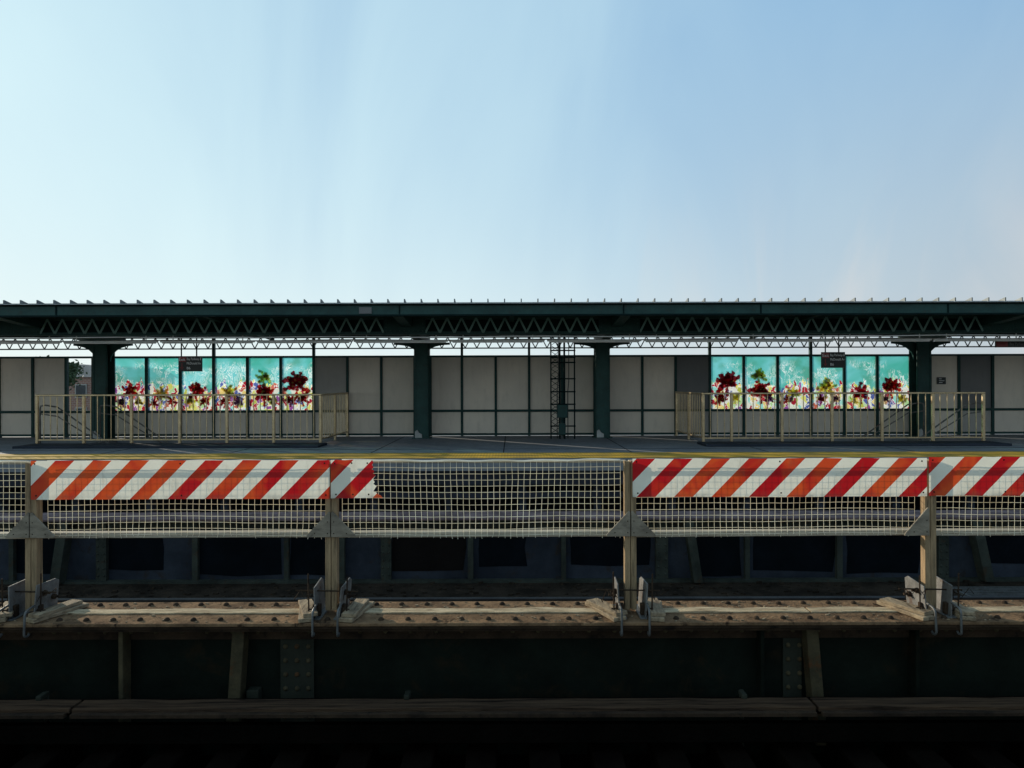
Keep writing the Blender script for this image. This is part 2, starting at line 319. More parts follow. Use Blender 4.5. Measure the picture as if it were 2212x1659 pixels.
MB().box(-30,30,W+.06,W+.07,2.74,3.06).build('lacing_shade_backing','teal_dark',cn)  # added dark sheet, in place of the shaded roof underside behind the lacing
riv=MB()
for a,b in ((-30,90),(830,920),(1293,1382),(2120,2260)):
    x0,x1=X(a,W),X(b,W); MB().box(x0,x1,W-.065,W-.052,2.74,3.09).build('splice_plate','mullion',cn)
    xx=x0+.06
    while xx<x1:
        for zz in (2.78,3.05): riv.dome((xx,W-.065,zz),.018,.014,'y')
        xx+=.11
    for zz in (2.86,2.95):
        for xx in (x0+.06,x1-.06,(x0+x1)/2): riv.dome((xx,W-.065,zz),.018,.014,'y')
xx=-12.6
while xx<12.6:
    riv.dome((xx,W-.09,2.735),.012,.01,'y'); xx+=.18
tag(riv.build('rivets','teal',cn),kind='stuff')
W2=20.2
lattice(W2,2.88,2.53,[(-20,20)],.34,.030,'rear_girder',.032)
for x in (-11.4,-7,-2.51,0,2.51,7,11.4):
    if abs(x) in (2.51,11.4):
        MB().prism([(15.25,3.0),(19.2,2.62),(20.3,2.66),(20.3,2.88),(15.25,3.2)],'x',x-.12,x+.12).build('rafter','teal',cn)
    else: MB().prism([(15.25,3.08),(20.3,2.80),(20.3,2.88),(15.25,3.2)],'x',x-.06,x+.06).build('rafter','teal',cn)
for y in (17.6,18.6,19.5):
    z=3.22-(y-15.1)*.061; MB().box(-30,30,y-.04,y+.04,z-.08,z-.004).build('purlin','teal_dark',cn)
# ------------------------------------------------------------ columns
for x,lab,big in ((-11.4,'dark green steel column left of the left glass artwork, behind the stair railing',1),(-2.51,'dark green steel column left of the central grey panels, with white foot',0),(2.51,'dark green steel column right of the central grey panels, beside the lattice riser',0),(11.4,'dark green steel column right of the right glass artwork',1)):
    t=thing('canopy_column',lab,'column',(x,19.4,0),'columns holding up the canopy')
    m=MB(); m.box(x-.2,x+.2,19.2,19.225,.02,2.66); m.box(x-.2,x+.2,19.575,19.6,.02,2.66); m.box(x-.012,x+.012,19.225,19.575,.02,2.66)
    m.build('shaft','teal',t,bevel=.004)
    m=MB(); m.box(x-.18,x-.15,19.185,19.2,.05,2.6); m.box(x+.15,x+.18,19.185,19.2,.05,2.6); m.build('edge_angles','teal',t)
    m=MB(); m.box(x-.26,x+.26,19.14,19.66,.0,.02); m.build('base_plate','teal',t)
    MB().prism([(x-.17,.02),(x+.02,.02),(x+.02,.12),(x-.06,.16),(x-.11,.24),(x-.17,.2)],'y',19.15,19.184).build('white_foot_patch','footing',t)
    for sg in (-1,1):
        L,H=(.62,.50) if big else (.58,.24)
        pts=[(x+sg*.2,2.66-H)]
        for k in range(1,7):
            a=k/6*math.pi/2; pts.append((x+sg*(.2+L*(1-math.cos(a))),2.66-H+ (H-.06)*math.sin(a)))
        pts+= [(x+sg*(.2+L),2.66),(x+sg*.2,2.66)]
        MB().prism(pts,'y',19.35,19.39).build('bracket','teal',t)
    rv=MB()
    z=.3
    while z<2.5:
        rv.dome((x-.165,19.185,z),.014,.01,'y'); rv.dome((x+.165,19.185,z),.014,.01,'y'); z+=.15
    tag(rv.build('rivets','teal',t),kind='stuff')
# ------------------------------------------------------------ windscreen walls
WY=20.1
def bay(posts,kinds,label,tall=(),openp=()):
    xs=[X(q,WY) for q in posts]; t=thing('windscreen_wall',label,'wall',((xs[0]+xs[-1])/2,WY,.05),'windscreen walls along the back of the platform')
    zt,zm,zb=Z(769,WY),Z(886.5,WY),Z(937,WY)
    for q,x in zip(posts,xs):
        top=2.84 if q in tall else zt+.02
        MB().box(x-.035,x+.035,WY-.05,WY+.05,.0,top).build('post','mullion',t)
    for zz,hh,nm in ((zt,.028,'top_rail'),(zm,.034,'middle_rail'),(zb,.03,'bottom_rail')):
        MB().box(xs[0],xs[-1],WY-.054,WY+.042,zz-hh,zz+hh).build(nm,'mullion',t)
    out=[]
    for i,k in enumerate(kinds):
        a,b=xs[i]+.03,xs[i+1]-.03
        lm='panel' if k!='panel_dark' else 'panel_mid'
        j=random.uniform(-.006,.006)
        MB().box(a,b,WY-.004+j,WY+.012+j,zb,zm).build('lower_panel',lm,t)
        if k=='open': continue
        if k=='art':
            v=MB(); v._a([(a+.01,WY,zm),(b-.01,WY,zm),(b-.01,WY,zt),(a+.01,WY,zt)],[(0,1,2,3)])
            o=v.build('art_glass_pane','art',t); out.append((a,b,o))
        else: 
            MB().box(a,b,WY-.004+j,WY+.012+j,zm,zt).build('upper_panel',k,t)
    return t,out
bay([-147,-74,-1,72,144,202],['panel','panel','panel','panel','open'],'grey panelled windscreen wall at the far left with one open bay beside the column')
tB,aB=bay([243,317,390,462,535,607,678,751,824,896],['art']*6+['panel_mid','panel','panel'],'windscreen wall with six teal art glass panes behind the left stair railing',(462,678))
bay([930,998,1071,1143,1214,1284],['panel']*5,'all grey windscreen wall in the centre between the two middle columns',(998,1143))
tD,aD=bay([1313,1387,1459,1533,1606,1679,1751,1823,1894,1966],['panel','panel','panel_dark']+['art']*6,'windscreen wall with six teal art glass panes behind the right stair railing',(1533,1751))
bay([2008,2070,2143,2216,2289,2362],['panel','panel_dark','panel','panel','panel'],'grey panelled windscreen wall at the far right with a small black notice')
def motif(parent,cx,cz,r,kind,seed):
    rd=random.Random(seed); m=MB()
    blobs=[]
    nb=rd.randint(5,8)
    for i in range(nb):
        a=math.pi/2+ (i/(nb-1)-.5)*rd.uniform(3.6,4.6); L=r*rd.uniform(.55,1.0)
        for q in (.35,.65,.95):
            w=r*(.26-.1*q)*rd.uniform(.8,1.2); a2=a+rd.uniform(-.2,.2); blobs.append((cx+L*q*math.cos(a2),cz+L*q*math.sin(a2)*1.1,w))
    for k in range(5): blobs.append((cx+rd.uniform(-.02,.02),cz-r*.25*k*.9,r*.12))
    def disc(x,z,w,y,mi):
        n=9; ph=rd.random()*6; pts=[(x+w*(1+.25*math.sin(3*t_+ph))*math.cos(t_),y,z+w*(1+.25*math.cos(2*t_+ph))*math.sin(t_)) for t_ in [2*math.pi*i/n for i in range(n)]]
        m._a(pts,[tuple(range(n))],mi)
    for j,(x,z,w) in enumerate(blobs): disc(x,z,w+.026,WY-.006-j*.0002,0)
    for j,(x,z,w) in enumerate(blobs): disc(x,z,w,WY-.016-j*.0002,1)
    for j,(x,z,w) in enumerate(blobs):
        if rd.random()<.35: disc(x,z,w*.35,WY-.026-j*.0002,2)
    m.build('leaf_motif',['g_white',kind,'g_yellow' if kind!='g_yellow' else 'g_maroon'],parent,nrm=False)
def motifs(lst,panes,sd):
    for i,(px,py,rr,kind) in enumerate(lst):
        x=X(px,WY); z=Z(py,WY); r=rr*WY/F
        for a,b,o in panes:
            if a<x<b:
                r=min(r,(x-a)*1.0-.05,(b-x)*1.0-.05)
                if r>.05: motif(o,x,z,r,kind,sd+i)
motifs([(281,842,22,'g_maroon'),(262,868,13,'g_purple'),(300,866,12,'g_yellow'),(350,852,18,'g_yellow'),(334,868,12,'g_maroon'),(372,866,12,'g_maroon'),(425,842,22,'g_maroon'),(410,866,14,'g_yellow'),(442,866,12,'g_maroon'),(497,845,20,'g_yellow'),(485,866,14,'g_maroon'),(515,866,13,'g_purple'),(571,815,18,'g_yellow'),(571,850,26,'g_maroon'),(590,866,10,'g_yellow'),(642,828,32,'g_maroon'),(655,860,16,'g_maroon'),(628,864,14,'g_maroon')],aB,10)
motifs([(1570,828,34,'g_maroon'),(1555,862,16,'g_maroon'),(1588,862,14,'g_yellow'),(1640,812,18,'g_yellow'),(1642,848,26,'g_maroon'),(1660,864,12,'g_purple'),(1712,850,18,'g_yellow'),(1700,866,12,'g_maroon'),(1785,840,22,'g_yellow'),(1772,864,14,'g_maroon'),(1805,864,13,'g_purple'),(1858,852,22,'g_maroon'),(1843,866,12,'g_yellow'),(1925,838,26,'g_maroon'),(1912,864,13,'g_purple'),(1948,864,12,'g_yellow')],aD,60)
# ------------------------------------------------------------ stair railings
RY=17.18
def railing(x0,x1,posts,xr,label):
    t=thing('stair_railing',label,'railing',((x0+x1)/2,RY,0),'steel railings around the stairwells')
    zt=Z(851,RY); zb=Z(947,RY); k=.06
    MB().box(min(x0,x1)-.03,max(x0,x1)+.03,RY-.035,RY+.035,zt-.02,zt+.025).build('top_rail','steel',t,bevel=.008)
    MB().box(min(x0,x1),max(x0,x1),RY-.016,RY+.016,zb-.016,zb+.016).build('bottom_rail','steel',t)
    MB().box(xr-.035,xr+.035,RY+.036,20.0,zt-.02,zt+.025).build('top_rail','steel',t,bevel=.008)
    MB().box(xr-.016,xr+.016,RY+.036,20.0,zb-.016,zb+.016).build('bottom_rail','steel',t)
    for px in posts:
        x=X(px,RY); MB().box(x-.032,x+.032,RY-.03,RY+.03,k,zt-.02).build('post','steel',t,bevel=.006)
    for y in (18.6,19.98): MB().box(xr-.03,xr+.03,y-.03,y+.03,0,zt-.02).build('post','steel',t,bevel=.006)
    ps=[X(q,RY) for q in posts]
    for a,b in zip(ps,ps[1:]):
        n=round(abs(b-a)/.172)
        for i in range(1,n):
            x=a+(b-a)*i/n; MB().box(x-.008,x+.008,RY-.008,RY+.008,zb+.016,zt-.02).build('baluster','steel',t)
    y=RY+.17
    while y<19.9:
        MB().box(xr-.008,xr+.008,y-.008,y+.008,zb+.016,zt-.02).build('baluster','steel',t); y+=.172
railing(X(80,RY),X(692,RY),[80,181,284,388,490,591,692],-4.74,'steel stair railing in front of the left glass artwork')
railing(X(1519,RY),X(2124,RY),[1519,1580,1689,1797,1905,2015,2124],4.73,'steel stair railing in front of the right glass artwork')
for sg,side in ((-1,'left'),(1,'right')):
    a,b=sorted((sg*11.85,sg*4.6))
    c=MB().box(a,b,16.45,17.285,.0,.055).build('stair_kerb','stringer',None,bevel=.01,loc=((a+b)/2,17,0)); tag(c,'low dark kerb under the %s stair railing'%side,'kerb')
    st=MB()
    for i in range(18):
        xx=sg*(10.9-i*.3); x2=sg*(10.9-(i+1)*.3); p0,p1=sorted((xx,x2)); zz=-.17*(i+1); st.box(p0,p1,17.31,19.14,zz-.2,zz)
    tag(st.build('staircase','under',None,loc=(sg*10.9,18.2,0)),'concrete steps going down inside the %s stair railing'%side,'stairs')
    for fy,(pa,pb),wh in ((17.5,((88,872),(262,975)),'front'),(19.05,((218,872),(392,975)),'back')):
        xa=X(pa[0],fy); xb=X(pb[0],fy); za=Z(pa[1],fy); zb_=Z(pb[1],fy)
        ss=1 if sg<0 else -1
        h=thing('handrail','sloping stair handrail on the %s of the %s stairwell'%(wh,side),'handrail',(ss*xa,fy,0),'handrails going down the stairs')
        pts=[(ss*(xa-.02),fy,.03),(ss*(xa-.02),fy,za-.1),(ss*(xa),fy,za-.02),(ss*(xa+.12),fy,za),(ss*(xa+.42),fy,za-.05)]
        sl=(zb_-za)/(xb-xa)
        pts+=[(ss*(xa+.6),fy,za+sl*.3),(ss*xb,fy,zb_),(ss*(xb+2.6),fy,zb_+sl*2.6)]
        MB().tube(pts,.02,8).build('rail_tube','galv',h,smooth=True)
        z2=za-.22; MB().tube([(ss*(xa-.02),fy,z2),(ss*(xa+.42),fy,z2-.06),(ss*(xa+.6),fy,z2+sl*.3),(ss*(xb+2.2),fy,z2+sl*(xb+2.2-xa)+.1)],.015,8).build('lower_tube','galv',h,smooth=True)
# ------------------------------------------------------------ light fixtures, conduits
x=-13.3; first=None
while x<13:
    if first is None:
        first=thing('light_fixture','slim pale strip light hanging under the canopy front','light fixture',(x,16.95,2.55),'strip lights under the canopy')
        MB().box(x,x+2.30,16.92,16.98,2.535,2.575).build('housing','light',first,bevel=.006)
        MB().box(x+.05,x+2.25,16.93,16.97,2.51,2.534).build('diffuser','white',first)
        for q in (.3,2.0): MB().box(x+q,x+q+.02,16.94,16.96,2.575,2.7).build('hanger','light',first)
    else: dup(first,(x,16.95,2.55))
    x+=2.36
for y,z,r_,lab in ((18.2,2.66,.016,'thin pale conduit running under the canopy behind the strip lights'),(15.9,2.585,.014,'thin pale conduit running under the canopy in front of the strip lights')):
    m=MB().tube([(-20+i*1.0,y,z+.012*math.sin(i*1.3)) for i in range(41)],r_,6)
    tag(m.build('conduit','light',None,loc=(0,y,z),smooth=True),lab,'pipe')
# ------------------------------------------------------------ lattice riser
t=thing('lattice_riser','tall dark lattice cable riser in front of the central grey panels','riser',(1.38,18.95,0))
UY=18.95
for px,w in ((1190,.035),(1209,.05),(1219,.05),(1241,.035)):
    x=X(px,UY); MB().box(x-w/2,x+w/2,UY-.03,UY+.03,0,2.85).build('upright','teal_dark',t)
for py in (757,772,783,818,846,873,920): MB().box(X(1188,UY),X(1243,UY),UY-.045,UY-.03,Z(py+1.5,UY),Z(py-1.5,UY)).build('crossbar','teal_dark',t)
m=MB()
z=.15
while z<2.6:
    m.bar((X(1190,UY),UY,z),(X(1209,UY),UY,z+.16),.014,.01); m.bar((X(1209,UY),UY+.01,z),(X(1190,UY),UY+.01,z+.16),.014,.01); z+=.16
m.build('lacing','teal_dark',t)
MB().box(X(1203,UY),X(1225,UY),UY-.16,UY-.05,Z(902,UY),Z(874,UY)).build('junction_box','teal',t,bevel=.01)
MB().box(X(1206,UY),X(1221,UY),UY-.14,UY-.05,Z(938,UY),Z(914,UY)).build('junction_box','teal',t,bevel=.01)
for px in (1203,1226): MB().tube([(X(px,UY),UY-.08,.02),(X(px,UY),UY-.08,1.3),(X(px,UY)+.03,UY-.06,1.6),(X(px,UY)+.03,UY-.06,2.8)],.012,6).build('cable','black',t)
# ------------------------------------------------------------ signs
def exit_sign(px0,px1,py0,py1,Y,label,hang,lines=True):
    x0,x1=X(px0,Y),X(px1,Y); z1,z0=Z(py0,Y),Z(py1,Y)
    t=thing('exit_sign',label,'sign',((x0+x1)/2,Y,z0),'hanging exit signs')
    MB().box(x0,x1,Y-.02,Y+.02,z0,z1).build('board','black',t,bevel=.004)
    for hx in hang: MB().box(X(hx,Y)-.012,X(hx,Y)+.012,Y-.012,Y+.012,z1,2.95).build('hanger','teal_dark',t)
    h=z1-z0; w=x1-x0
    if lines:
        MB().box(x0+.01,x0+w*.33,Y-.024,Y-.0205,z0+h*.62,z1-.015).build('red_panel','red',t)
        addtext('Exit',.105,x0+.018,Y-.028,z0+h*.70,'white',t)
        m=MB(); cx=x0+w*.16; m.box(cx-.012,cx+.012,Y-.026,Y-.022,z0+.09,z0+h*.56); m.prism([(cx-.045,z0+.11),(cx+.045,z0+.11),(cx,z0+.04)],'y',Y-.026,Y-.022); m.build('arrow','red',t)
        addtext('Bay Parkway &',.088,x0+w*.36,Y-.026,z0+h*.74,'white',t,squash=.70)
        addtext('McDonald Av',.088,x0+w*.36,Y-.026,z0+h*.46,'white',t,squash=.74)
        addtext('B6',.09,x0+w*.36,Y-.026,z0+h*.14,'white',t)
    else:
        MB().box(x0+.01,x0+.30,Y-.024,Y-.0205,z0+.02,z1-.02).build('red_panel','red',t)
        addtext('Exit',.13,x0+.03,Y-.028,z0+h*.3,'red',t)
        addtext('Bay Parkway &',.10,x0+.34,Y-.026,z0+h*.3,'panel_dark',t,squash=.8)  # lettering dimmed from white, shade put into its colour
exit_sign(386,437,767,800,17.6,'black hanging exit sign in front of the left glass artwork',(392,425))
exit_sign(1774,1825,762,796,17.6,'black hanging exit sign in front of the right glass artwork',(1783,1812))
exit_sign(2150,2240,738,753,17.3,'long black exit sign under the canopy at the right edge',(2160,2225),False)
x0,x1=X(2027,20),X(2046,20); t=thing('notice','small black notice on the pale panel right of the right column','notice',((x0+x1)/2,20.04,1.5))
MB().box(x0,x1,20.055,20.07,Z(832,20.05),Z(817,20.05)).build('plate','black',t)
m=MB()
for i,(a,b) in enumerate(((.2,.6),(.2,.8),(.2,.5))): m.box(x0+(x1-x0)*a,x0+(x1-x0)*b,20.05,20.054,Z(829-i*4,20.05),Z(828-i*4,20.05))
m.build('small_print','white',t)
# ------------------------------------------------------------ near girder
G=thing('plate_girder','near riveted steel girder carrying the barrier, rusty brown top flange','girder',(0,5.5,-1.4))
MB().box(-9,9,5.23,5.757,-.325,-.30).build('top_flange','rust',G,bevel=.004)
MB().box(-9,9,5.245,5.50,-.352,-.327).build('flange_plate','rust_dark',G,bevel=.004)
m=MB(); m.box(-9,9,5.455,5.475,-.50,-.352); m.box(-9,9,5.27,5.455,-.375,-.354); m.build('flange_angle','rust_dark',G)
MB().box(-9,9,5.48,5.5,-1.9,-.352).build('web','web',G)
dm=MB().dome((0,0,0),.024,.022).build('rivet','rust_dark',G,smooth=True); dm.location=Vector((-4.9,5.31,-.3))-Vector((0,5.5,-1.4))
for v in dm.data.vertices: v.co+=Vector((0,5.5,-1.4))
k=0
for row,y in enumerate((5.31,5.67)):
    xx=-4.9+row*.1
    while xx<4.95 and k<99:
        if k>0:
            c=dm.copy(); COL.objects.link(c); c.parent=G; c.location=Vector((xx,y+random.uniform(-.004,.004),-.3))-Vector((0,5.5,-1.4))
        k+=1; xx+=.205
def wavy_strip(x0,x1,y0,y1,z0,z1,seed,amp=1.0):
    m=MB(); n=60; vs=[];rd=random.Random(seed)
    top=[];
    for i in range(n+1):
        x=x0+(x1-x0)*i/n; a=y0+amp*(.018*mnoise.noise(Vector((x*2.3,seed,0)))+.008*mnoise.noise(Vector((x*15,seed,1)))); b=y1+amp*(.022*mnoise.noise(Vector((x*2.1,seed+9,0)))+.008*mnoise.noise(Vector((x*13,seed,5))))
        top.append((x,a,b,z1+.006*mnoise.noise(Vector((x*3,seed,4)))))
    for (x,a,b,z) in top: vs+= [(x,a,z0),(x,a,z),(x,b,z),(x,b,z0)]
    fs=[]
    for i in range(n):
        q=i*4
        for j in range(3): fs.append((q+j,q+j+1,q+5+j,q+4+j))
    fs+=[(0,1,2,3),(n*4,n*4+1,n*4+2,n*4+3)]
    m._a(vs,fs); return m
for i,(a,b) in enumerate(((120,655),(788,1300),(1430,1740),(1745,1930),(2085,2240))):
    wavy_strip(X(a,5.5),X(b,5.5),5.45,5.55,-.299,-.290,i*3+1).build('worn_strip','strip',G)
for px,w,tilt,mk in ((265,10,0,'stiff'),(512,26,-12,'stiff'),(1642,8,0,'web'),(1755,26,14,'stiff'),(1975,8,0,'web'),(-120,10,0,'stiff')):
    x=X(px,5.4); ww=w*5.4/F; tl=tilt*5.4/F
    MB().prism([(x-ww/2-tl*.5,-.38),(x+ww/2-tl*.5,-.38),(x+ww/2+tl,-1.3),(x-ww/2+tl,-1.3)][::1],'y',5.36,5.478).build('stiffener',mk,G,bevel=.004)
MB().box(X(530,5.4),X(556,5.4),5.40,5.478,-1.1,-.88).build('angle_bracket','rivweb',G,bevel=.004)
rv=MB()
for a,b in ((604,676),(1690,1730)):
    x0,x1=X(a,5.46),X(b,5.46); MB().box(x0,x1,5.462,5.478,-1.3,-.505).build('splice_plate','rivweb',G)
    for z in [-.56-.11*i for i in range(7)]:
        xx=x0+.04
        while xx<x1: rv.dome((xx,5.462,z),.02,.018,'y'); xx+=.09
xx=-4.6
while xx<4.6: rv.dome((xx,5.455,-.44),.018,.015,'y'); xx+=.2
tag(rv.build('web_rivets','stiff',G,smooth=True),kind='stuff')
# ------------------------------------------------------------ third rail
T=thing('third_rail','third rail under a long dark plank cover beside the near girder','third rail',(0,5.05,-1.4))
for a,b in ((-900,160),(166,1752),(1758,3000)):
    m=wavy_strip(X(a,5.1),X(b,5.1),5.03,5.18,-.880,-.845,a+5,.25); m.build('cover_board','cover',T,bevel=.003)
    m=wavy_strip(X(a,5.1)+.01,X(b,5.1)-.01,4.985,5.024,-.895,-.868,a+8,.12); m.build('cover_edge_board','rust_dark',T,bevel=.003)
MB().box(-9,9,5.21,5.225,-.98,-.86).build('cover_back','tie',T)
MB().box(-9,9,5.05,5.12,-1.12,-.98).build('conductor_rail','pit',T,bevel=.01)
for px in (80,876,1607):
    x=X(px,5.15); m=MB(); m.box(x-.02,x+.02,5.15,5.24,-.842,-.81); m.box(x-.01,x+.02,5.225,5.25,-1.25,-.81); m.build('bracket','rivweb',T,bevel=.004)
s0=None
for i in range(24):
    x=-5.4+i*.46
    if s0 is None:
        s0=MB().box(x,x+.22,2.3,5.4,-1.42,-1.2).build('sleeper','tie',None,bevel=.01,loc=(x,4,-1.42)); tag(s0,'dark timber sleeper in the shadow below the third rail','sleeper','near track sleepers')
    else:
        c=s0.copy(); COL.objects.link(c); c.location=(x,4,-1.42)
# ------------------------------------------------------------ far girder & middle rail
H=thing('plate_girder','farther steel girder behind the net with dark repainted patches','girder',(0,9.55,-1.2))
MB().box(-16,16,9.3,9.82,-.325,-.3).build('top_flange','farfl',H)
MB().box(-16,16,9.54,9.56,-1.2,-.326).build('web','farweb',H)
MB().box(-16,16,9.42,9.535,-1.2,-1.17).build('bottom_angle','farst',H)
MB().box(-16,16,9.5,9.538,-.46,-.33).build('flange_angle','farst',H)
rv=MB(); xx=-9
while xx<9: rv.dome((xx,9.5,-.4),.016,.014,'y'); xx+=.16
for px,w,tilt in ((20,10,0),(140,20,10),(215,22,0),(418,12,0),(616,10,0),(735,14,0),(832,22,0),(1015,12,0),(1217,10,0),(1430,26,0),(1492,18,-10),(1615,10,0),(1815,12,0),(2040,22,0),(2108,20,-14),(2300,12,0)):
    Y=9.45; x=X(px,Y); ww=w*Y/F; tl=tilt*Y/F
    dY=(9.30 if tilt else 9.47)
    MB().prism([(x-ww/2+tl,-.34),(x+ww/2+tl,-.34),(x+ww/2-tl,-1.17),(x-ww/2-tl,-1.17)],'y',dY,9.537 if not tilt else 9.46).build('stiffener','farst',H)
    if w==22 or w==26:
        z=-.5
        while z>-1.15: rv.dome((x-ww*.3,9.47,z),.016,.014,'y'); rv.dome((x+ww*.3,9.47,z),.016,.014,'y'); z-=.1
tag(rv.build('rivets','farst',H),kind='stuff')
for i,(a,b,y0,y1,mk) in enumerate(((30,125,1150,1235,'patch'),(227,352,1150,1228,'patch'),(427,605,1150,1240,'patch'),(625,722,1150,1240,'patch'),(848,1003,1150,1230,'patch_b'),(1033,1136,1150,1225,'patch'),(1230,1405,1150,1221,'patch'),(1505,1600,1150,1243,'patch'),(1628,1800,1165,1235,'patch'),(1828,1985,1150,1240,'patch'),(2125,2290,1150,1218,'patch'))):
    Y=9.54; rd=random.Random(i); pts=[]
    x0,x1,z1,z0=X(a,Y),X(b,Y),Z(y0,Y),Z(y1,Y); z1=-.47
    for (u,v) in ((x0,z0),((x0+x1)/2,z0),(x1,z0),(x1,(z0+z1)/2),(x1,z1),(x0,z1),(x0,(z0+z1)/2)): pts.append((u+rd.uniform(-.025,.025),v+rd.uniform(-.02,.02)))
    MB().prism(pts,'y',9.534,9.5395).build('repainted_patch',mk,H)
m=MB()
pr=[(-.035,0),(.035,0),(.035,-.03),(.01,-.045),(.01,-.12),(.065,-.14),(-.065,-.14),(-.01,-.12),(-.01,-.045),(-.035,-.03)]
m.prism([(8.22+a,-1.03+b) for a,b in pr],'x',-14,14)
tag(m.build('running_rail','rail',None,loc=(0,8.22,-1.2),bevel=.005),'steel running rail between the two girders','rail')
db=MB(); rd=random.Random(4)
for i in range(500):
    x=rd.uniform(-7.5,7.5); y=rd.uniform(8.3,9.4); s_=rd.uniform(.008,.035)
    db.bar((x-s_,y,-1.2+s_*.3),(x+s_,y+rd.uniform(-s_,s_),-1.2+s_*rd.uniform(.2,.7)),s_*.8,s_*rd.uniform(.6,1.5))
tag(db.build('debris','bed'),'scattered dirt and stone chips on the bed beside the farther girder','debris',kind='stuff')
db=MB()
for i in range(300):
    x=rd.uniform(-4.4,4.4); y=rd.choice([rd.uniform(5.25,5.42),rd.uniform(5.57,5.74),rd.uniform(5.25,5.74)]); s_=rd.uniform(.003,.009)
    db.bar((x-s_,y,-.299+s_*.3),(x+s_*rd.uniform(.5,2.5),y+rd.uniform(-s_,s_),-.298+s_*rd.uniform(.2,.6)),s_*.8,s_*rd.uniform(.6,1.5))
tag(db.build('debris','wedge'),'wood splinters and grit scattered on the rusty near girder top','debris',kind='stuff')
gt=thing('floor_grating','pale slatted grating on the track bed at the right edge','grating',(X(2150,8.9),8.9,-1.2))
m=MB()
for i in range(9): m.box(X(2070,8.9),X(2300,8.9),8.5+i*.07,8.52+i*.07,-1.19,-1.165)
m.build('slats','hook',gt)
m=MB(); m.box(X(2070,8.9)-.03,X(2070,8.9),8.48,9.1,-1.19,-1.16); m.box(X(2300,8.9),X(2300,8.9)+.03,8.48,9.1,-1.19,-1.16); m.build('frame','hook',gt)
# ------------------------------------------------------------ barrier
PX=[X(78,5.5),X(719,5.5),X(1358,5.5),X(1999,5.5)]
PL=['wooden barrier post at the left end of the long left striped board','wooden barrier post where the torn striped board starts','wooden barrier post right of the open net, at the left end of a striped board','wooden barrier post at the joint of the two right striped boards']
for pi,(x,lab) in enumerate(zip(PX,PL)):
    rd=random.Random(pi+3)
    t=thing('barrier_post',lab,'post',(x,5.48,-.3),'posts of the striped barrier')
    for sg in (-1,1):
        c=x+sg*.0235; l=rd.uniform(-.005,.005)
        MB().prism([(c-.0215+l,-.27),(c+.0215+l,-.27),(c+.0215,.895-rd.uniform(0,.01)),(c-.0215,.895)],'y',5.435,5.505+sg*.004).build('timber','wood',t,bevel=.003)
    if pi<3: gs=[(-1,.185,.19),(1,.19,.19)]
    else: gs=[(-1,.19,.21)]
    for sg,w,h in gs:
        zb=Z(1159,5.42); xa=x+sg*(.004 if pi!=3 else .02)
        MB().prism([(xa,zb),(xa+sg*w,zb),(xa+sg*w,zb+.014),(xa+sg*.01,zb+h+.01),(xa,zb+h)],'y',5.417-.0,5.433).build('gusset','ply',t,bevel=.002)
        for (u,v) in ((.02,.03),(.02,.12),(.12,.03)): MB().dome((xa+sg*u,5.417,zb+v),.005,.003,'y').build('nail','rust_dark',t)
    for sg in (-1,1):
        px_=x+sg*.095; tl=rd.uniform(-.015,.015); tw=rd.uniform(-.010,.010)
        m=MB(); m.prism([(5.32,-.288),(5.60,-.288),(5.605,-.07),(5.56,-.045),(5.335,-.05+tl)],'x',px_-.005,px_+.005)
        m.v=[(vx+tw*(vy-5.45)*6+sg*(vz+.29)*.06,vy,vz) for vx,vy,vz in m.v]; m.build('clamp_plate','galv',t,bevel=.0015)
        m=MB(); m.box(px_-.045,px_+.045,5.30,5.64,-.3,-.289); m.build('shoe_plate','hook',t,bevel=.002)
        m=MB(); m.box(px_-.03,px_+.03,5.36,5.40,-.287,-.20); m.build('angle_block','rust_dark',t,bevel=.003)
        for yy,zz in ((5.42,-.12),(5.53,-.18),(5.36,-.24)):
            m=MB(); m.tube([(px_+sg*.010,yy,zz),(px_+sg*.034,yy,zz)],.022,6); m.tube([(px_+sg*.02,yy,zz),(px_+sg*.065,yy,zz)],.010,6); m.build('bolt','rust_dark',t)
        hx=px_+rd.uniform(-.01,.01); pts=[(hx,5.33,-.19),(hx,5.26,-.20)]
        for k in range(1,5):
            a=k/4*math.pi/2; pts.append((hx,5.26-.04*math.sin(a),-.24+.04*math.cos(a)))
        pts+=[(hx+rd.uniform(-.004,.004),5.213,-.37)]
        for k in range(1,6):
            a=k/5*math.pi*.9; pts.append((hx,5.213+.028*(1-math.cos(a)),-.375-.022*math.sin(a)))
        MB().tube(pts,.0085,8).build('hook_bolt','hook',t,smooth=True)
        MB().tube([(px_+sg*.05,5.33,-.29),(px_+sg*.055,5.33,.03+rd.uniform(-.03,.03))],.006,6).build('threaded_rod','rust_dark',t)
        wr=[(px_+sg*.02,5.34,-.16)]
        for k in range(7): wr.append((px_+sg*(.02+.025*k)+rd.uniform(-.02,.02),5.33+rd.uniform(-.02,.02),-.12+rd.uniform(-.05,.06)))
        MB().tube(wr,.003,5).build('tie_wire','rust_dark',t,smooth=True)
        wx=x+sg*.2; a=R(rd.uniform(8,24))*-sg
        for kk,(dz,ln) in enumerate(((0,.44),(.028,.38))):
            m=MB(); ca,sa=math.cos(a+kk*.12),math.sin(a+kk*.12)
            pp=[]
            for u,v in ((-.055,-ln/2),(.055,-ln/2),(.055,ln/2),(-.055,ln/2)): pp.append((wx+kk*sg*-.012+u*ca-v*sa,5.45+u*sa+v*ca))
            m.prism(pp,'z',-.283+dz-(.012 if kk==0 else .01),-.258+dz-.008); m.build('wedge','wedge',t,bevel=.003)
    MB().tube([(x-.27,5.40,-.11+.01),(x+.22,5.40,-.11)],.006,6).build('cross_rod','rust_dark',t)
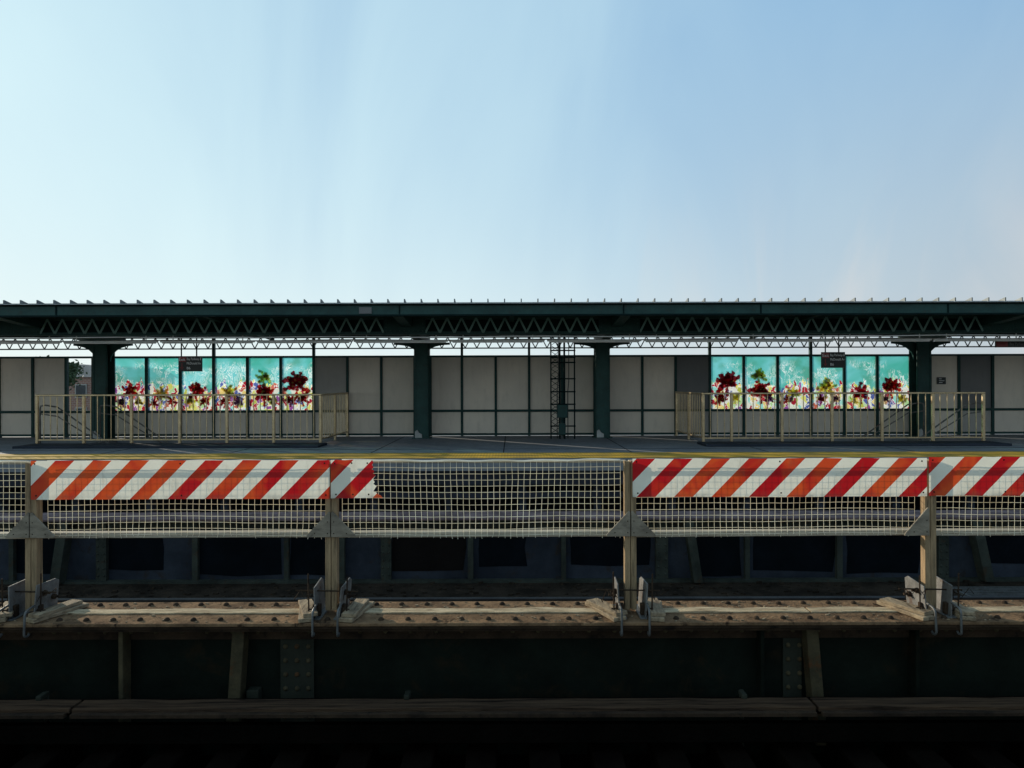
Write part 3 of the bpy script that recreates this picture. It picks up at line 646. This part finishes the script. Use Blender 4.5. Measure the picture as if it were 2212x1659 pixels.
spans=[(-5.6,PX[0]-.06),(PX[0]+.06,PX[1]-.06),(PX[1]+.06,PX[2]-.06),(PX[2]+.06,PX[3]-.06),(PX[3]+.06,5.8)]
where=['left of the leftmost barrier post','under the long left striped board','under the open net in the middle','under the striped board right of centre','right of the rightmost barrier post']
netl=['cream safety net at the left edge of the photo','cream safety net hanging below the long left striped board','cream safety net of the middle span, mostly uncovered','cream safety net hanging below the striped board right of centre','cream safety net at the right edge of the photo']
for i,(a,b) in enumerate(spans):
    z=Z(1151,5.6)
    m=MB(); m.bar((a-.05,5.60,z+random.uniform(-.008,.004)),(b+.05,5.60,z+random.uniform(-.006,.006)),.042,.085); tag(m.build('barrier_rail','wood_h',None,bevel=.004,loc=((a+b)/2,5.6,z)),'pale timber rail '+where[i]+', along the foot of the net','rail','lower timber rails of the barrier')
    zt=Z(996,5.6); m=MB(); m.bar((a-.05,5.585,zt+.0),(b+.05,5.585,zt+.0),.018,.06); tag(m.build('barrier_rail','wood_h',None,bevel=.004,loc=((a+b)/2,5.585,zt)),'upper timber rail '+where[i].replace('under','behind')+', at the barrier top','rail','upper timber rails of the barrier')
    n=max(2,round((b-a)/.0485)); rows=13; top=.888; bot=.300; nt_=MB(); sd=i*13.7
    def nod(u,v):
        xx=a+(b-a)*u/n; zz=top+(bot-top)*v/(rows-1)
        sag=-.008*math.sin(math.pi*u/n)*(1-v/rows) if i==2 else 0
        e=min(u,n-u)/4; e=min(1,e)
        q=Vector((xx*1.3,zz*2,sd)); q2=Vector((xx*7,zz*9,sd+5))
        return Vector((xx+(.013*mnoise.noise(q)+.004*mnoise.noise(q2))*e, 5.548+.010*mnoise.noise(q+Vector((0,0,8))), zz+sag+.012*mnoise.noise(q+Vector((3,3,3)))*(.3+.7*v/rows)+.003*mnoise.noise(q2+Vector((3,3,3)))))
    for v in range(rows): nt_.tube([nod(u,v) for u in range(n+1)],.0019,4)
    for u in range(n+1):
        pts=[nod(u,v) for v in range(rows)]; e=pts[-1]; pts.append(e+Vector((random.uniform(-.008,.008),random.uniform(-.01,.005),-random.uniform(.006,.03)))); nt_.tube(pts,.0019,4)
    t=thing('safety_net',netl[i],'net',((a+b)/2,5.55,bot),'safety nets of the barrier')
    nt_.build('mesh','net',t,nrm=False)
    rp=MB().tube([nod(u,0)+Vector((0,-.004,.008+.003*math.sin(u*.8))) for u in range(n+1)],.008 if i==2 else .005,6); rp.build('top_rope','rope',t,smooth=True)
BY=5.41
def board(px0,px1,py0,py1,phase,label,torn=False):
    Yb=BY; x0,x1=X(px0,Yb),X(px1,Yb); z1,z0=Z(py0,Yb),Z(py1,Yb)
    pts=[(x0,z0)]
    rd=random.Random(px0); n=14
    if torn:
        jag=[(826,1074),(822,1069),(815,1066),(812,1062),(806,1060),(810,1053),(813,1049),(806,1044),(809,1040),(805,1034),(808,1030),(811,1026),(806,1021),(808,1016),(803,1012),(806,1008),(803,1003),(806,998),(804,993)]
        pts+=[(X(u,Yb),Z(v,Yb)) for u,v in jag]; xe=X(804,Yb)
    else:
        for k in range(1,n): pts.append((x0+(x1-x0)*k/n,z0+rd.uniform(-.002,.003)))
        pts+=[(x1,z0),(x1,z1)]; xe=x1
    for k in range(n-1,0,-1): pts.append((x0+(xe-x0)*k/n,z1+rd.uniform(-.003,.002)))
    pts.append((x0,z1))
    t=thing('striped_board',label,'barrier board',(x0,Yb,z0),'red and white striped barrier boards')
    pv=MB(); pv._a([(u,Yb,v) for u,v in pts],[tuple(range(len(pts)))]); pv.build('panel',stripe_mat('stripes',phase),t)
    for u in ((x0+.03),((x0+xe)/2),(xe-.04)):
        MB().dome((u,Yb-.001,z1-.025),.007,.004,'y').build('screw','rust_dark',t)
        MB().dome((u+.01,Yb-.001,z0+.03),.007,.004,'y').build('screw','rust_dark',t)
board(66,711.5,992,1076,-.105,'long red and white striped board at the left, between two posts')
board(714,806,992,1075,.03,'short red and white striped board with a torn jagged right end',True)
board(1366,2002,991,1074,.03,'long red and white striped board right of the open net')
board(2006,2330,989,1073,-.02,'red and white striped board running out of the right edge')
# ------------------------------------------------------------ background
hs=thing('brick_house','red brick house with pale gabled roof beyond the open bay at the left','house',(-38,62,-7))
MB().box(-44,-34,60,70,-7,2.2).build('wall','brick',hs)
MB().prism([(-44.4,2.2),(-33.6,2.2),(-35.2,3.1),(-37.0,3.3),(-42,3.1)],'y',59.8,70.2).build('roof','roofing',hs)
for x in (-42,-39.3,-37.2,-35.4):
    for z in (-4.5,-1.6,.4):
        f=MB().box(x-.5,x+.5,59.9,59.99,z,z+1.2).build('window','panel_mid',hs); MB().box(x-.4,x+.4,59.86,59.895,z+.08,z+1.1).build('pane','pane',f)
def tree(x,y,h,rad,label,seed,cz=None):
    rd=random.Random(seed); t=thing('tree',label,'tree',(x,y,-7),'trees beyond the station')
    m=MB(); top=h-rad*.6
    m.tube([(x,y,-7),(x+.1,y,-7+top*.5),(x-.1,y,-7+top)],.3,8,0,.12)
    cl=[]
    for i in range(14):
        a=rd.random()*6.28; rr=rad*rd.uniform(.3,.95); c=Vector((x+rr*math.cos(a),y+rr*math.sin(a),-7+h-rad*.9+rd.uniform(-.6,.75)*rad*.8)); cl.append(c)
        m.tube([(x,y,-7+top*.6),tuple((Vector((x,y,-7+top))+c)/2),tuple(c)],.08,5,0,.03)
    m.build('trunk','bark',t)
    l=MB()
    for i in range(3600):
        c=cl[i%14]; d=Vector((rd.gauss(0,1),rd.gauss(0,1),rd.gauss(0,.8)))*rad*.2; p_=c+d; s_=rd.uniform(.08,.17)
        u=Vector((rd.gauss(0,1),rd.gauss(0,1),rd.gauss(0,1))).normalized()*s_; v=u.orthogonal().normalized()*s_*.6
        l._a([p_-u,p_+v,p_+u,p_-v],[(0,1,2,3)])
    l.build('crown','leaf',t,nrm=False)
tree(X(108,50),50,10.4,1.5,'leafy tree showing over the wall top at the far left',1)
tree(-2.2,62,5.6,2.4,'green tree glimpsed under the central grey wall, left one',3)
tree(2.6,64,5.4,2.2,'green tree glimpsed under the central grey wall, right one',5)
# ------------------------------------------------------------ world, sun, camera
sd=Vector((-1.19,1.0,.444)).normalized(); el=math.asin(sd.z); az=math.atan2(sd.x,sd.y)
w=bpy.data.worlds.new('World'); scn.world=w; w.use_nodes=True; t=w.node_tree
for n in list(t.nodes): t.nodes.remove(n)
o=N(t,'ShaderNodeOutputWorld'); bg=N(t,'ShaderNodeBackground'); bg.inputs[1].default_value=.1; t.links.new(bg.outputs[0],o.inputs[0])
sk=N(t,'ShaderNodeTexSky',sky_type='NISHITA'); sk.sun_disc=False; sk.sun_elevation=el; sk.sun_rotation=az; sk.dust_density=.6
tc=N(t,'ShaderNodeTexCoord'); sp=N(t,'ShaderNodeSeparateXYZ'); t.links.new(tc.outputs['Generated'],sp.inputs[0])
mp=N(t,'ShaderNodeMapping'); mp.inputs['Scale'].default_value=(3.0,1,.9); mp.inputs['Rotation'].default_value=(0,R(18),0); t.links.new(tc.outputs['Generated'],mp.inputs[0])
n1=noise(t,mp.outputs[0],1.3,6,.5,.7)
f=mth(t,'ADD',mth(t,'MULTIPLY',sp.outputs[0],-.62),mth(t,'MULTIPLY',sp.outputs[2],-.62)); f=mth(t,'ADD',f,.74)
f=mth(t,'ADD',f,mth(t,'MULTIPLY',mth(t,'SUBTRACT',n1.outputs[0],.5),.8)); f=mapr(t,f,0,1,0,1)
c=mixc(t,f,(2.6,4.75,7.3),(6.5,8.9,9.7))
c=mixc(t,.08,c,sk.outputs[0])
gh=mth(t,'MULTIPLY',mapr(t,sp.outputs[0],.15,.6),mapr(t,sp.outputs[2],.45,.1)); c=mixc(t,mth(t,'MULTIPLY',gh,.75),c,(4.3,5.2,6.0))
hz=mth(t,'POWER',mth(t,'SUBTRACT',1.0,mth(t,'ABSOLUTE',sp.outputs[2]),clamp=True),6)
hc=mixc(t,mapr(t,sp.outputs[0],-.1,.6),(8.6,9.3,9.1),(5.6,6.1,6.3))
c=mixc(t,mth(t,'MULTIPLY',hz,.88),c,hc)
n2=noise(t,mp.outputs[0],2.6,6,.55,.8); pk=mth(t,'MULTIPLY',mapr(t,n2.outputs[0],.48,.70,0,.55),mapr(t,sp.outputs[2],.08,.30,1,0)); pk=mth(t,'MULTIPLY',pk,mapr(t,sp.outputs[0],.0,.35))
c=mixc(t,pk,c,(7.4,7.2,7.0))
t.links.new(c,bg.inputs[0])
L=bpy.data.lights.new('Sun','SUN'); L.energy=5.0; L.angle=R(.5); L.color=(1,.89,.72); lo=bpy.data.objects.new('Sun',L); COL.objects.link(lo); lo.rotation_euler=sd.to_track_quat('Z','Y').to_euler()
cam=bpy.data.cameras.new('Camera'); cam.sensor_width=36; cam.lens=36*F/2212; cam.clip_end=4000; cam.clip_start=.05
co=bpy.data.objects.new('Camera',cam); COL.objects.link(co); co.location=(0,0,EYE); co.rotation_euler=(R(90),R(.16),0); scn.camera=co
scn.view_settings.view_transform='Standard'; scn.view_settings.look='None'; scn.view_settings.exposure=0
